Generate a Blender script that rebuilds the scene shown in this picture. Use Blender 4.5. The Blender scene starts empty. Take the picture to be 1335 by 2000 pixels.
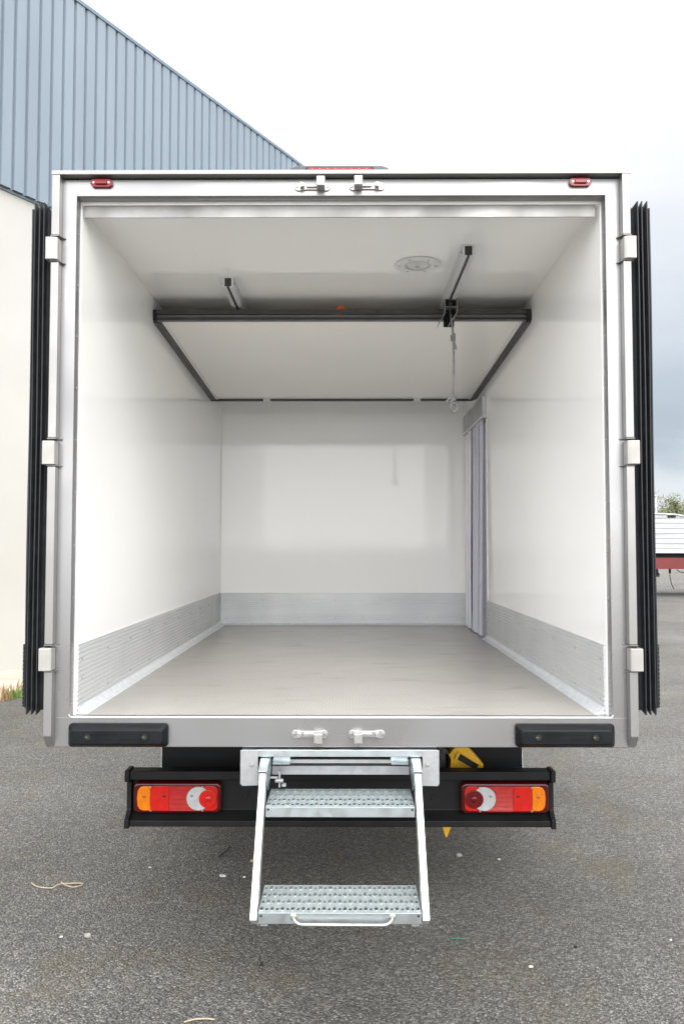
import bpy, bmesh, math, random
from mathutils import Vector, Matrix
random.seed(7)
S = bpy.context.scene
COL = S.collection
R = math.radians

# ------------------------------------------------------------------ camera
cam = bpy.data.cameras.new('camera')
cam.sensor_fit = 'VERTICAL'; cam.sensor_height = 36.0; cam.sensor_width = 24.0
cam.lens = 28.0; cam.clip_start = 0.05; cam.clip_end = 5000
camo = bpy.data.objects.new('camera', cam); COL.objects.link(camo)
camo.location = (0.02, 0.0, 1.59)
camo.rotation_euler = (R(90) + math.atan(69/1556.), 0, math.atan(7.5/1556.))
S.camera = camo

# ------------------------------------------------------------------ sky, sun, exposure
SUN_EL, SUN_AZ = R(40), R(160)          # azimuth measured clockwise from +Y
w = bpy.data.worlds.new('World'); S.world = w; w.use_nodes = True
wn = w.node_tree.nodes; wl = w.node_tree.links; wn.clear()
def W(t, **k):
    n = wn.new(t)
    for a, b in k.items(): setattr(n, a, b)
    return n
wo = W('ShaderNodeOutputWorld'); wb = W('ShaderNodeBackground'); wb.inputs[1].default_value = 0.1
sky = W('ShaderNodeTexSky', sky_type='NISHITA'); sky.sun_disc = False
sky.sun_elevation = SUN_EL; sky.sun_rotation = SUN_AZ
tc = W('ShaderNodeTexCoord'); sep = W('ShaderNodeSeparateXYZ'); wl.new(tc.outputs['Generated'], sep.inputs[0])
mp = W('ShaderNodeMapping'); mp.inputs['Scale'].default_value = (1, 1, 2.6); wl.new(tc.outputs['Generated'], mp.inputs[0])
nz = W('ShaderNodeTexNoise'); nz.inputs['Scale'].default_value = 3.2; nz.inputs['Detail'].default_value = 7
nz.inputs['Roughness'].default_value = .55; nz.inputs['Distortion'].default_value = .4; wl.new(mp.outputs[0], nz.inputs['Vector'])
def M(op, a, b, c=None):
    n = W('ShaderNodeMath', operation=op)
    for i, v in enumerate((a, b, c)):
        if v is None: continue
        if isinstance(v, (int, float)): n.inputs[i].default_value = v
        else: wl.new(v, n.inputs[i])
    return n.outputs[0]
zz = M('MULTIPLY_ADD', M('SUBTRACT', nz.outputs['Fac'], .5), .16, sep.outputs['Z'])
rp = W('ShaderNodeValToRGB'); wl.new(zz, rp.inputs[0]); cr = rp.color_ramp; cr.interpolation = 'EASE'
keys = [(0, .24), (.05, .29), (.095, .32), (.135, .215), (.18, .24), (.25, .295), (.34, .35), (.46, .41), (.62, .52), (.74, 1.3), (.86, 2.6), (1, 3.0)]
cr.elements[0].position = 0; cr.elements[1].position = 1
for p, v in keys[1:-1]: cr.elements.new(p)
for e, (p, v) in zip(cr.elements, keys):
    e.color = (v/3, v/3, v/3, 1)
lum = M('MULTIPLY', rp.outputs[0], 3.0)
# sky boosted behind the camera, most near the horizon, to light the box interior
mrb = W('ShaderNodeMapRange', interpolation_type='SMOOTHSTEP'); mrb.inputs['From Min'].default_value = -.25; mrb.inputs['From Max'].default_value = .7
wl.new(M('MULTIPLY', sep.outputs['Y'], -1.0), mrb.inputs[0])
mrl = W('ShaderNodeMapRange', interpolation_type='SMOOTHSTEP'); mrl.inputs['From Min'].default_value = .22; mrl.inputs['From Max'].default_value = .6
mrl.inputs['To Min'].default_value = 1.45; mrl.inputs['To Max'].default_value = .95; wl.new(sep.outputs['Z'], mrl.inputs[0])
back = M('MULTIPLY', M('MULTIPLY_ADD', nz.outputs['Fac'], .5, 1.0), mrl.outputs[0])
mrx = W('ShaderNodeMapRange'); mrx.inputs['From Min'].default_value = -.1; mrx.inputs['From Max'].default_value = .35
mrx.inputs['To Min'].default_value = 1.25; mrx.inputs['To Max'].default_value = 1.0
wl.new(sep.outputs['X'], mrx.inputs[0])
lum = M('MULTIPLY', lum, mrx.outputs[0])
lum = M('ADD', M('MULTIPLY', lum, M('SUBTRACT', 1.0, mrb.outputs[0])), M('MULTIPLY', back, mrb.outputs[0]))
tint = W('ShaderNodeMix', data_type='RGBA'); tint.inputs[6].default_value = (.80, .93, 1.08, 1); tint.inputs[7].default_value = (1, 1, 1, 1)
mt_ = W('ShaderNodeMapRange'); mt_.inputs['From Min'].default_value = .14; mt_.inputs['From Max'].default_value = .42
wl.new(lum, mt_.inputs[0]); wl.new(mt_.outputs[0], tint.inputs[0])
cl = W('ShaderNodeVectorMath', operation='SCALE'); wl.new(tint.outputs[2], cl.inputs[0]); wl.new(M('MULTIPLY', lum, 10.0), cl.inputs['Scale'])
mx = W('ShaderNodeMix', data_type='RGBA'); mx.inputs[0].default_value = .92
wl.new(sky.outputs[0], mx.inputs[6]); wl.new(cl.outputs[0], mx.inputs[7])
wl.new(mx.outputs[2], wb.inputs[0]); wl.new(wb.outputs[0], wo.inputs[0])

sd = bpy.data.lights.new('sun', 'SUN'); sd.energy = .8; sd.angle = R(34); sd.color = (1, .96, .9)
so = bpy.data.objects.new('sun', sd); COL.objects.link(so)
sv = Vector((math.sin(SUN_AZ)*math.cos(SUN_EL), math.cos(SUN_AZ)*math.cos(SUN_EL), math.sin(SUN_EL)))
so.rotation_euler = sv.to_track_quat('Z', 'Y').to_euler(); so.location = (4, -8, 12)

S.render.engine = 'CYCLES'
S.cycles.max_bounces = 14; S.cycles.diffuse_bounces = 10; S.cycles.glossy_bounces = 6; S.cycles.transparent_max_bounces = 16
S.view_settings.view_transform = 'Standard'; S.view_settings.look = 'None'
S.view_settings.exposure = 1.38; S.view_settings.gamma = 1.0; S.view_settings.use_curve_mapping = False

# ------------------------------------------------------------------ materials
def mat(name, c1, c2=None, rough=.5, rough2=None, metal=0., scale=8., stretch=(1, 1, 1), detail=5., bump=0., bscale=None, spec=.5, coat=0., lo=.35, hi=.65, bdist=.01, aniso=0.):
    m = bpy.data.materials.new(name); m.use_nodes = True
    N, L = m.node_tree.nodes, m.node_tree.links
    p = N['Principled BSDF']
    p.inputs['Metallic'].default_value = metal; p.inputs['Roughness'].default_value = rough
    p.inputs['Specular IOR Level'].default_value = spec; p.inputs['Coat Weight'].default_value = coat
    p.inputs['Coat Roughness'].default_value = .08
    p.inputs['Base Color'].default_value = (*c1, 1)
    t = N.new('ShaderNodeTexCoord'); mpn = N.new('ShaderNodeMapping'); mpn.inputs['Scale'].default_value = stretch
    L.new(t.outputs['Object'], mpn.inputs[0])
    nn = N.new('ShaderNodeTexNoise'); nn.inputs['Scale'].default_value = scale; nn.inputs['Detail'].default_value = detail
    L.new(mpn.outputs[0], nn.inputs['Vector'])
    mr = N.new('ShaderNodeMapRange'); mr.inputs['From Min'].default_value = lo; mr.inputs['From Max'].default_value = hi
    L.new(nn.outputs['Fac'], mr.inputs[0])
    if c2:
        mi = N.new('ShaderNodeMix'); mi.data_type = 'RGBA'; mi.inputs[6].default_value = (*c1, 1); mi.inputs[7].default_value = (*c2, 1)
        L.new(mr.outputs[0], mi.inputs[0]); L.new(mi.outputs[2], p.inputs['Base Color'])
    if rough2 is not None:
        r2 = N.new('ShaderNodeMapRange'); r2.inputs['To Min'].default_value = rough; r2.inputs['To Max'].default_value = rough2
        L.new(mr.outputs[0], r2.inputs[0]); L.new(r2.outputs[0], p.inputs['Roughness'])
    if bump:
        b = N.new('ShaderNodeBump'); b.inputs['Strength'].default_value = bump; b.inputs['Distance'].default_value = bdist
        src = nn
        if bscale:
            src = N.new('ShaderNodeTexNoise'); src.inputs['Scale'].default_value = bscale; src.inputs['Detail'].default_value = 3
            L.new(mpn.outputs[0], src.inputs['Vector'])
        L.new(src.outputs['Fac'], b.inputs['Height']); L.new(b.outputs[0], p.inputs['Normal'])
    return m

def tools(m):
    N, L = m.node_tree.nodes, m.node_tree.links
    def nd(t, **k):
        n = N.new(t)
        for a, b in k.items(): setattr(n, a, b)
        return n
    return N, L, nd

MT = {}
MT['gelcoat'] = mat('gelcoat', (.905, .902, .888), (.895, .891, .877), rough=.045, rough2=.075, scale=1.3, bump=.05, bscale=1.6, bdist=.02, spec=.5)
MT['gelcoat_ceiling'] = mat('gelcoat_ceiling', (.905, .902, .888), (.895, .891, .877), rough=.04, rough2=.07, scale=1.1, bump=.04, bscale=1.3, bdist=.02)
MT['panel_cream'] = mat('panel_cream', (.86, .848, .81), (.84, .828, .79), rough=.08, rough2=.13, scale=1.6, bump=.04, bscale=2)
MT['stainless'] = mat('stainless', (.345, .344, .347), (.25, .25, .256), rough=.16, rough2=.46, metal=.75, scale=2.6, detail=1.5, lo=.2, hi=.8)
MT['stainless_v'] = mat('stainless_vertical', (.32, .317, .31), (.25, .25, .25), rough=.26, rough2=.44, metal=.65, scale=4, detail=2, lo=.2, hi=.8)
MT['steel_plate'] = mat('weathered_steel', (.30, .297, .29), (.20, .198, .193), rough=.36, rough2=.52, metal=.7, scale=4, bump=.03, bscale=30)
MT['hinge_metal'] = mat('hinge_metal', (.37, .362, .345), (.33, .323, .308), rough=.45, rough2=.55, metal=.4, scale=14)
MT['cast'] = mat('cast_stainless', (.52, .515, .50), (.40, .395, .385), rough=.26, rough2=.4, metal=.8, scale=40, bump=.06, bscale=120)
MT['galv'] = mat('galvanised', (.62, .67, .69), (.50, .56, .585), rough=.30, rough2=.44, metal=1, scale=26, detail=3, bump=.03, bscale=40)
MT['galv_tread'] = mat('galvanised_tread', (.40, .445, .45), (.31, .355, .365), rough=.36, rough2=.5, metal=.45, scale=26, detail=3)
MT['galv_bright'] = mat('bright_zinc', (.84, .86, .87), (.75, .785, .80), rough=.34, rough2=.45, metal=.85, scale=16)
MT['alu_plate'] = mat('cast_aluminium_plate', (.38, .385, .40), (.32, .325, .34), rough=.46, rough2=.58, metal=.6, scale=30, bump=.05, bscale=90)
MT['alu'] = mat('extruded_aluminium', (.62, .63, .64), (.57, .58, .595), rough=.38, rough2=.46, metal=.25, scale=3, stretch=(1, 1, 1), bump=.02, bscale=50)
MT['alu_dark'] = mat('dull_aluminium', (.50, .51, .515), (.42, .43, .43), rough=.4, rough2=.5, metal=1, scale=12)
MT['rubber'] = mat('black_rubber', (.012, .013, .016), (.02, .021, .025), rough=.42, rough2=.55, scale=24, spec=.35, bump=.05, bscale=60)
MT['buffer'] = mat('buffer_rubber', (.006, .0065, .008), (.009, .0095, .0115), rough=.36, rough2=.46, scale=20, spec=.16, bump=.08, bscale=90)
MT['gasket'] = mat('dark_grey_gasket', (.035, .035, .036), (.055, .054, .053), rough=.42, rough2=.55, scale=12)
MT['gasket_light'] = mat('grey_gasket_lip', (.20, .205, .20), (.15, .15, .148), rough=.4, scale=10)
MT['black_paint'] = mat('black_bumper_paint', (.006, .0062, .007), (.009, .0092, .010), rough=.46, rough2=.55, scale=10, spec=.2, bump=.04, bscale=160)
MT['dark_panel'] = mat('dark_panel', (.006, .0065, .008), (.010, .0105, .012), rough=.5, scale=4, spec=.2)
MT['dark_plastic'] = mat('dark_grey_plastic', (.055, .06, .07), (.07, .075, .085), rough=.4, scale=8)
MT['seal_bead'] = mat('sealant', (.58, .60, .62), (.50, .525, .55), rough=.3, rough2=.45, scale=30, bump=.12, bscale=50)
MT['rope'] = mat('grey_rope', (.30, .31, .31), (.16, .165, .17), rough=.8, scale=160, stretch=(1, 1, .35), bump=.5, bscale=220)
MT['yellow'] = mat('yellow_plastic', (.70, .40, .010), (.62, .34, .008), rough=.42, scale=9, bump=.04, bscale=80)
MT['orange'] = mat('orange_plastic', (.62, .09, .02), (.5, .07, .02), rough=.4, scale=9)
MT['light_glass'] = mat('frosted_lens', (.60, .59, .58), (.54, .53, .52), rough=.18, scale=18, coat=.4)
MT['white_plastic'] = mat('white_plastic', (.74, .745, .73), (.70, .70, .69), rough=.3, scale=14)
MT['screw'] = mat('screw_steel', (.55, .55, .55), (.4, .4, .4), rough=.35, metal=1, scale=60)
MT['buffer_bolt'] = mat('tarnished_bolt', (.09, .085, .05), (.05, .048, .03), rough=.5, metal=.6, scale=90)
MT['tyre'] = mat('tyre', (.018, .018, .019), (.028, .028, .028), rough=.7, scale=12)
MT['white_paint'] = mat('white_paint', (.78, .78, .77), (.72, .72, .71), rough=.3, scale=3)
MT['trailer_side'] = mat('worn_white_paint', (.46, .475, .485), (.33, .345, .355), rough=.35, scale=2, stretch=(.3, 1, 8), detail=7)
MT['red_paint'] = mat('red_chassis_paint', (.15, .009, .008), (.11, .007, .006), rough=.4, scale=3)
MT['cream_wall'] = mat('cream_render', (.435, .428, .403), (.40, .393, .368), rough=.8, scale=1.1, detail=8, bump=.08, bscale=30, lo=.3, hi=.75)
MT['cladding'] = mat('blue_cladding', (.205, .250, .297), (.178, .220, .264), rough=.42, rough2=.55, scale=.9, stretch=(2, 2, .35), detail=6)
MT['cladding_trim'] = mat('slate_blue_trim', (.12, .17, .22), (.15, .20, .25), rough=.45, scale=2)
MT['concrete'] = mat('concrete_apron', (.47, .42, .34), (.34, .30, .24), rough=.9, scale=2.4, detail=9, bump=.2, bscale=40)
MT['dark'] = mat('dark_void', (.01, .01, .01), rough=.8)
MT['twine'] = mat('straw_twine', (.36, .31, .22), (.30, .25, .17), rough=.8, scale=60)
MT['paper'] = mat('white_scrap', (.55, .54, .52), (.42, .41, .39), rough=.8, scale=40)
MT['pebble'] = mat('pale_stone', (.30, .29, .27), (.24, .23, .21), rough=.85, scale=60)
MT['leafbrown'] = mat('dry_leaf', (.22, .09, .045), (.15, .06, .03), rough=.8, scale=60)
MT['leaftan'] = mat('tan_leaf', (.38, .31, .19), (.27, .21, .12), rough=.8, scale=60)
MT['green_string'] = mat('green_string', (.03, .16, .13), rough=.7)
MT['grass'] = mat('green_blade', (.10, .22, .03), (.16, .26, .05), rough=.6, scale=20)
MT['straw'] = mat('dry_blade', (.36, .24, .12), (.26, .16, .07), rough=.7, scale=20)
MT['bark'] = mat('bark', (.09, .075, .06), (.06, .05, .04), rough=.9, scale=8)
for nme, a, b in (('leaf_yellow', (.11, .11, .035), (.075, .09, .03)), ('leaf_green', (.06, .085, .035), (.095, .10, .04)), ('leaf_olive', (.11, .11, .045), (.07, .085, .035))):
    MT[nme] = mat(nme, a, b, rough=.6, scale=.8, detail=4)
MT['lamp_post'] = mat('pale_post', (.6, .62, .62), (.52, .54, .54), rough=.5, scale=3)

def lens(name, c, rough=.14, coat=.25, line=0):
    m = mat(name, c, tuple(v*.8 for v in c), rough=rough, scale=30, coat=coat, spec=.3)
    if line:
        N, L, nd = tools(m); p = N['Principled BSDF']
        t = nd('ShaderNodeTexCoord'); wv = nd('ShaderNodeTexWave', bands_direction='Z'); wv.inputs['Scale'].default_value = line
        L.new(t.outputs['Object'], wv.inputs['Vector']); b = nd('ShaderNodeBump'); b.inputs['Strength'].default_value = .5; b.inputs['Distance'].default_value = .003
        L.new(wv.outputs['Fac'], b.inputs['Height']); L.new(b.outputs[0], p.inputs['Normal'])
    return m
MT['red_lens'] = lens('red_lens', (.46, .010, .006))
MT['red_rib'] = lens('red_ribbed_lens', (.36, .008, .005), line=60)
MT['red_deep'] = lens('deep_red_lens', (.10, .002, .003))
MT['red_rim'] = lens('red_rim', (.06, .0015, .002))
MT['amber'] = lens('amber_lens', (.60, .16, .004))
MT['bulb_grey'] = lens('bulb_grey', (.20, .20, .205))
MT['amber_deep'] = lens('amber_deep', (.42, .10, .003))
MT['clear_lens'] = lens('clear_lens', (.38, .38, .39))
MT['marker_red'] = lens('marker_red', (.22, .005, .010))
MT['brake_red'] = lens('brake_red', (.24, .03, .035), line=0)

# asphalt ------------------------------------------------------------
m = bpy.data.materials.new('asphalt'); m.use_nodes = True; MT['asphalt'] = m
N, L, nd = tools(m); p = N['Principled BSDF']; p.inputs['Roughness'].default_value = .72; p.inputs['Specular IOR Level'].default_value = .35
t = nd('ShaderNodeTexCoord')
dn = nd('ShaderNodeTexNoise'); dn.inputs['Scale'].default_value = 60; L.new(t.outputs['Object'], dn.inputs['Vector'])
dm = nd('ShaderNodeMix', data_type='VECTOR'); dm.inputs[0].default_value = .006
L.new(t.outputs['Object'], dm.inputs[4]); L.new(dn.outputs['Color'], dm.inputs[5])
vo = nd('ShaderNodeTexVoronoi'); vo.inputs['Scale'].default_value = 125; L.new(dm.outputs[1], vo.inputs['Vector'])
sc = nd('ShaderNodeSeparateColor'); L.new(vo.outputs['Color'], sc.inputs[0])
r1 = nd('ShaderNodeValToRGB'); L.new(sc.outputs[0], r1.inputs[0])
cr = r1.color_ramp; cr.elements[0].color = (.085, .083, .079, 1); cr.elements[1].color = (.36, .35, .335, 1)
for pos, v in ((.45, .145), (.8, .205), (.95, .28)):
    e = cr.elements.new(pos); e.color = (v, v*.985, v*.95, 1)
r2 = nd('ShaderNodeMapRange'); r2.inputs['From Min'].default_value = .25; r2.inputs['From Max'].default_value = .75
r2.inputs['To Min'].default_value = 1.0; r2.inputs['To Max'].default_value = .38; L.new(vo.outputs['Distance'], r2.inputs[0])
mu = nd('ShaderNodeMix', data_type='RGBA', blend_type='MULTIPLY'); mu.inputs[0].default_value = 1
L.new(r1.outputs[0], mu.inputs[6]); L.new(r2.outputs[0], mu.inputs[7])
big = nd('ShaderNodeTexNoise'); big.inputs['Scale'].default_value = .55; big.inputs['Detail'].default_value = 8; big.inputs['Roughness'].default_value = .62; L.new(t.outputs['Object'], big.inputs['Vector'])
bm_ = nd('ShaderNodeValToRGB'); L.new(big.outputs['Fac'], bm_.inputs[0]); cr = bm_.color_ramp
cr.elements[0].position = .34; cr.elements[0].color = (.66, .635, .59, 1); cr.elements[1].position = .66; cr.elements[1].color = (1.12, 1.10, 1.07, 1)
mu2 = nd('ShaderNodeMix', data_type='RGBA', blend_type='MULTIPLY'); mu2.inputs[0].default_value = 1
L.new(mu.outputs[2], mu2.inputs[6]); L.new(bm_.outputs[0], mu2.inputs[7])
mo = nd('ShaderNodeTexNoise'); mo.inputs['Scale'].default_value = 2.1; mo.inputs['Detail'].default_value = 9; mo.inputs['Roughness'].default_value = .7; L.new(t.outputs['Object'], mo.inputs['Vector'])
mr = nd('ShaderNodeMapRange'); mr.inputs['From Min'].default_value = .53; mr.inputs['From Max'].default_value = .72; mr.inputs['To Max'].default_value = .5; L.new(mo.outputs['Fac'], mr.inputs[0])
mi = nd('ShaderNodeMix', data_type='RGBA'); mi.inputs[7].default_value = (.105, .085, .042, 1); L.new(mr.outputs[0], mi.inputs[0]); L.new(mu2.outputs[2], mi.inputs[6])
L.new(mi.outputs[2], p.inputs['Base Color'])
b = nd('ShaderNodeBump', invert=True); b.inputs['Strength'].default_value = 1.0; b.inputs['Distance'].default_value = .009
L.new(vo.outputs['Distance'], b.inputs['Height']); L.new(b.outputs[0], p.inputs['Normal'])

# cargo floor ----------------------------------------------------------
m = bpy.data.materials.new('anti_slip_floor'); m.use_nodes = True; MT['floor'] = m
N, L, nd = tools(m); p = N['Principled BSDF']; p.inputs['Roughness'].default_value = .25
t = nd('ShaderNodeTexCoord'); mpn = nd('ShaderNodeMapping'); mpn.inputs['Rotation'].default_value = (0, 0, R(45)); L.new(t.outputs['Object'], mpn.inputs[0])
vo = nd('ShaderNodeTexVoronoi'); vo.inputs['Scale'].default_value = 52; vo.inputs['Randomness'].default_value = 0.0; L.new(mpn.outputs[0], vo.inputs['Vector'])
a1 = nd('ShaderNodeTexNoise'); a1.inputs['Scale'].default_value = 1.6; a1.inputs['Detail'].default_value = 9; a1.inputs['Roughness'].default_value = .62; a1.inputs['Distortion'].default_value = .6; L.new(t.outputs['Object'], a1.inputs['Vector'])
rr = nd('ShaderNodeValToRGB'); L.new(a1.outputs['Fac'], rr.inputs[0]); cr = rr.color_ramp
cr.elements[0].position = .3; cr.elements[0].color = (.42, .405, .375, 1); cr.elements[1].position = .66; cr.elements[1].color = (.54, .515, .475, 1)
e = cr.elements.new(.36); e.color = (.49, .468, .43, 1)
vr = nd('ShaderNodeMapRange'); vr.inputs['From Min'].default_value = .1; vr.inputs['From Max'].default_value = .6; vr.inputs['To Min'].default_value = 1.12; vr.inputs['To Max'].default_value = .66; L.new(vo.outputs['Distance'], vr.inputs[0])
mu = nd('ShaderNodeMix', data_type='RGBA', blend_type='MULTIPLY'); mu.inputs[0].default_value = 1
L.new(rr.outputs[0], mu.inputs[6]); L.new(vr.outputs[0], mu.inputs[7])
ms = nd('ShaderNodeMapping'); ms.inputs['Scale'].default_value = (1.4, 4.5, 1); L.new(t.outputs['Object'], ms.inputs[0])
sn = nd('ShaderNodeTexNoise'); sn.inputs['Scale'].default_value = 1.7; sn.inputs['Detail'].default_value = 6; sn.inputs['Distortion'].default_value = 1.2; L.new(ms.outputs[0], sn.inputs['Vector'])
sr = nd('ShaderNodeMapRange'); sr.inputs['From Min'].default_value = .57; sr.inputs['From Max'].default_value = .76; sr.inputs['To Max'].default_value = .32; L.new(sn.outputs['Fac'], sr.inputs[0])
mi = nd('ShaderNodeMix', data_type='RGBA'); mi.inputs[7].default_value = (.17, .145, .11, 1); L.new(sr.outputs[0], mi.inputs[0]); L.new(mu.outputs[2], mi.inputs[6])
L.new(mi.outputs[2], p.inputs['Base Color'])
b = nd('ShaderNodeBump', invert=True); b.inputs['Strength'].default_value = .8; b.inputs['Distance'].default_value = .003
L.new(vo.outputs['Distance'], b.inputs['Height']); L.new(b.outputs[0], p.inputs['Normal'])

# clear pvc strip ------------------------------------------------------
m = bpy.data.materials.new('clear_pvc'); m.use_nodes = True; MT['pvc'] = m
N, L, nd = tools(m); N.remove(N['Principled BSDF']); out = N['Material Output']
tr = nd('ShaderNodeBsdfTransparent'); tr.inputs[0].default_value = (.86, .87, .96, 1)
df = nd('ShaderNodeBsdfTranslucent'); df.inputs[0].default_value = (.80, .80, .97, 1)
d2 = nd('ShaderNodeBsdfDiffuse'); d2.inputs[0].default_value = (.88, .885, .99, 1)
gl = nd('ShaderNodeBsdfGlossy'); gl.inputs['Roughness'].default_value = .12
m1 = nd('ShaderNodeMixShader'); m1.inputs[0].default_value = .82; L.new(df.outputs[0], m1.inputs[1]); L.new(d2.outputs[0], m1.inputs[2])
m2 = nd('ShaderNodeMixShader'); m2.inputs[0].default_value = .8; L.new(tr.outputs[0], m2.inputs[1]); L.new(m1.outputs[0], m2.inputs[2])
m3 = nd('ShaderNodeMixShader'); m3.inputs[0].default_value = .07; L.new(m2.outputs[0], m3.inputs[1]); L.new(gl.outputs[0], m3.inputs[2]); L.new(m3.outputs[0], out.inputs[0])

MT['pvc_white'] = mat('milky_pvc', (.86, .86, .93), (.82, .82, .92), rough=.2, scale=4)

# ------------------------------------------------------------------ mesh helpers
class MB:
    def __init__(s): s.b = bmesh.new()
    def box(s, x0, x1, y0, y1, z0, z1):
        v = [s.b.verts.new((x, y, z)) for z in (z0, z1) for y in (y0, y1) for x in (x0, x1)]
        for f in ((0, 2, 3, 1), (4, 5, 7, 6), (0, 1, 5, 4), (2, 6, 7, 3), (0, 4, 6, 2), (1, 3, 7, 5)):
            s.b.faces.new([v[i] for i in f])
        return s
    def prism(s, prof, axis, a, b_):
        """extrude a 2-D outline along axis: 'x' takes (y,z), 'y' takes (x,z), 'z' takes (x,y)"""
        def P(q, c):
            return {'x': (c, q[0], q[1]), 'y': (q[0], c, q[1]), 'z': (q[0], q[1], c)}[axis]
        A = [s.b.verts.new(P(q, a)) for q in prof]; B = [s.b.verts.new(P(q, b_)) for q in prof]
        n = len(prof)
        s.b.faces.new(A); s.b.faces.new(B[::-1])
        for i in range(n): s.b.faces.new((A[i], B[i], B[(i+1) % n], A[(i+1) % n]))
        return s
    def cyl(s, c, r, h, axis='y', n=20, r2=None):
        r2 = r if r2 is None else r2
        def P(a, rr, d):
            u, v = rr*math.cos(a), rr*math.sin(a)
            return {'x': (c[0]+d, c[1]+u, c[2]+v), 'y': (c[0]+u, c[1]+d, c[2]+v), 'z': (c[0]+u, c[1]+v, c[2]+d)}[axis]
        A = [s.b.verts.new(P(2*math.pi*i/n, r, 0)) for i in range(n)]; B = [s.b.verts.new(P(2*math.pi*i/n, r2, h)) for i in range(n)]
        s.b.faces.new(A); s.b.faces.new(B[::-1])
        for i in range(n): s.b.faces.new((A[i], B[i], B[(i+1) % n], A[(i+1) % n]))
        return s
    def ring(s, c, ro, ri, h, axis='z', n=32):
        def P(a, rr, d):
            u, v = rr*math.cos(a), rr*math.sin(a)
            return {'x': (c[0]+d, c[1]+u, c[2]+v), 'y': (c[0]+u, c[1]+d, c[2]+v), 'z': (c[0]+u, c[1]+v, c[2]+d)}[axis]
        rows = [[s.b.verts.new(P(2*math.pi*i/n, rr, d)) for i in range(n)] for rr, d in ((ro, 0), (ro, h), (ri, h), (ri, 0))]
        for k in range(4):
            a, b_ = rows[k], rows[(k+1) % 4]
            for i in range(n): s.b.faces.new((a[i], a[(i+1) % n], b_[(i+1) % n], b_[i]))
        return s
    def tube(s, pts, r, n=8, closed=False):
        pts = [Vector(p) for p in pts]; rings = []; N_ = len(pts); up = None
        for i, p in enumerate(pts):
            d = (pts[(i+1) % N_ if closed else min(i+1, N_-1)] - pts[(i-1) % N_ if closed else max(i-1, 0)]).normalized()
            if up is None: up = d.orthogonal().normalized()
            up = (up - d*up.dot(d)).normalized(); sd_ = d.cross(up)
            rr = r[i] if isinstance(r, (list, tuple)) else r
            rings.append([s.b.verts.new(p + (up*math.cos(2*math.pi*k/n) + sd_*math.sin(2*math.pi*k/n))*rr) for k in range(n)])
        for i in range(N_ if closed else N_-1):
            a, b_ = rings[i], rings[(i+1) % N_]
            for k in range(n): s.b.faces.new((a[k], a[(k+1) % n], b_[(k+1) % n], b_[k]))
        if not closed: s.b.faces.new(rings[0][::-1]); s.b.faces.new(rings[-1])
        return s
    def ball(s, c, r, sx=1, sy=1, sz=1, sub=2):
        bmesh.ops.create_icosphere(s.b, subdivisions=sub, radius=r, matrix=Matrix.Translation(c) @ Matrix.Diagonal((sx, sy, sz, 1)))
        return s
    def face(s, pts): s.b.faces.new([s.b.verts.new(p) for p in pts]); return s

WPOS = {}
def link(o): COL.objects.link(o); return o
def empty(name, loc):
    o = link(bpy.data.objects.new(name, None)); o.location = loc; o.empty_display_size = .2; WPOS[o.name] = Vector(loc); return o
KEEP = {'knot', 'keeper_lever', 'trolley_bracket', 'crown', 'trunk', 'tread', 'edge_trim_', 'roof_trim', 'holder', 'latch_arm', 'brake_chamber', 'hanging_cable', 'roller', 'rail_end', 'moulded_relief', 'weed', 'partition', 'rim'}
def islands(b):
    seen = set(); out = []
    for v in b.verts:
        if v in seen: continue
        st = [v]; seen.add(v); comp = []
        while st:
            u = st.pop(); comp.append(u)
            for e in u.link_edges:
                q = e.other_vert(u)
                if q not in seen: seen.add(q); st.append(q)
        out.append(comp)
    return out
def obj(name, mb, m, parent=None, **kw):
    b = mb.b if isinstance(mb, MB) else mb
    if parent and name not in KEEP:
        isl = islands(b)
        if len(isl) > 1:
            o = None
            for comp in isl:
                b2 = bmesh.new(); mp_ = {v: b2.verts.new(v.co) for v in comp}
                for f in {f for v in comp for f in v.link_faces}: b2.faces.new([mp_[v] for v in f.verts])
                o = obj1(name, b2, m, parent, **kw)
            b.free(); return o
    return obj1(name, b, m, parent, **kw)
def obj1(name, mb, m, parent=None, bevel=0., smooth=False, seg=2, recalc=True, label=None, ang=35):
    b = mb.b if isinstance(mb, MB) else mb
    if recalc: bmesh.ops.recalc_face_normals(b, faces=b.faces[:])
    lo = Vector((1e9,)*3); hi = Vector((-1e9,)*3)
    for v in b.verts:
        for k in range(3): lo[k] = min(lo[k], v.co[k]); hi[k] = max(hi[k], v.co[k])
    c = (lo+hi)/2 if parent else Vector(((lo.x+hi.x)/2, (lo.y+hi.y)/2, lo.z))
    bmesh.ops.translate(b, verts=b.verts[:], vec=-c)
    me = bpy.data.meshes.new(name); b.to_mesh(me); b.free()
    me.materials.append(MT[m])
    if smooth:
        for q in me.polygons: q.use_smooth = True
    o = link(bpy.data.objects.new(name, me)); WPOS[o.name] = c
    if parent: o.parent = parent; o.location = c - WPOS[parent.name]
    else: o.location = c
    if bevel:
        md = o.modifiers.new('bevel', 'BEVEL'); md.width = bevel; md.segments = seg; md.limit_method = 'ANGLE'; md.angle_limit = R(ang)
        for q in me.polygons: q.use_smooth = True
        md.harden_normals = True
    if label: o['label'] = label
    return o
def tag(o, label, cat, group=None):
    o['label'] = label; o['category'] = cat
    if group: o['group'] = group
    return o

def rrect(cx, cz, w_, h_, r, n=6):
    pts = []
    for (sx, sz, a0) in ((1, -1, -90), (1, 1, 0), (-1, 1, 90), (-1, -1, 180)):
        for i in range(n+1):
            a = R(a0 + 90*i/n)
            pts.append((cx + sx*(w_/2-r) + r*math.cos(a), cz + sz*(h_/2-r) + r*math.sin(a)))
    return pts

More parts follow.
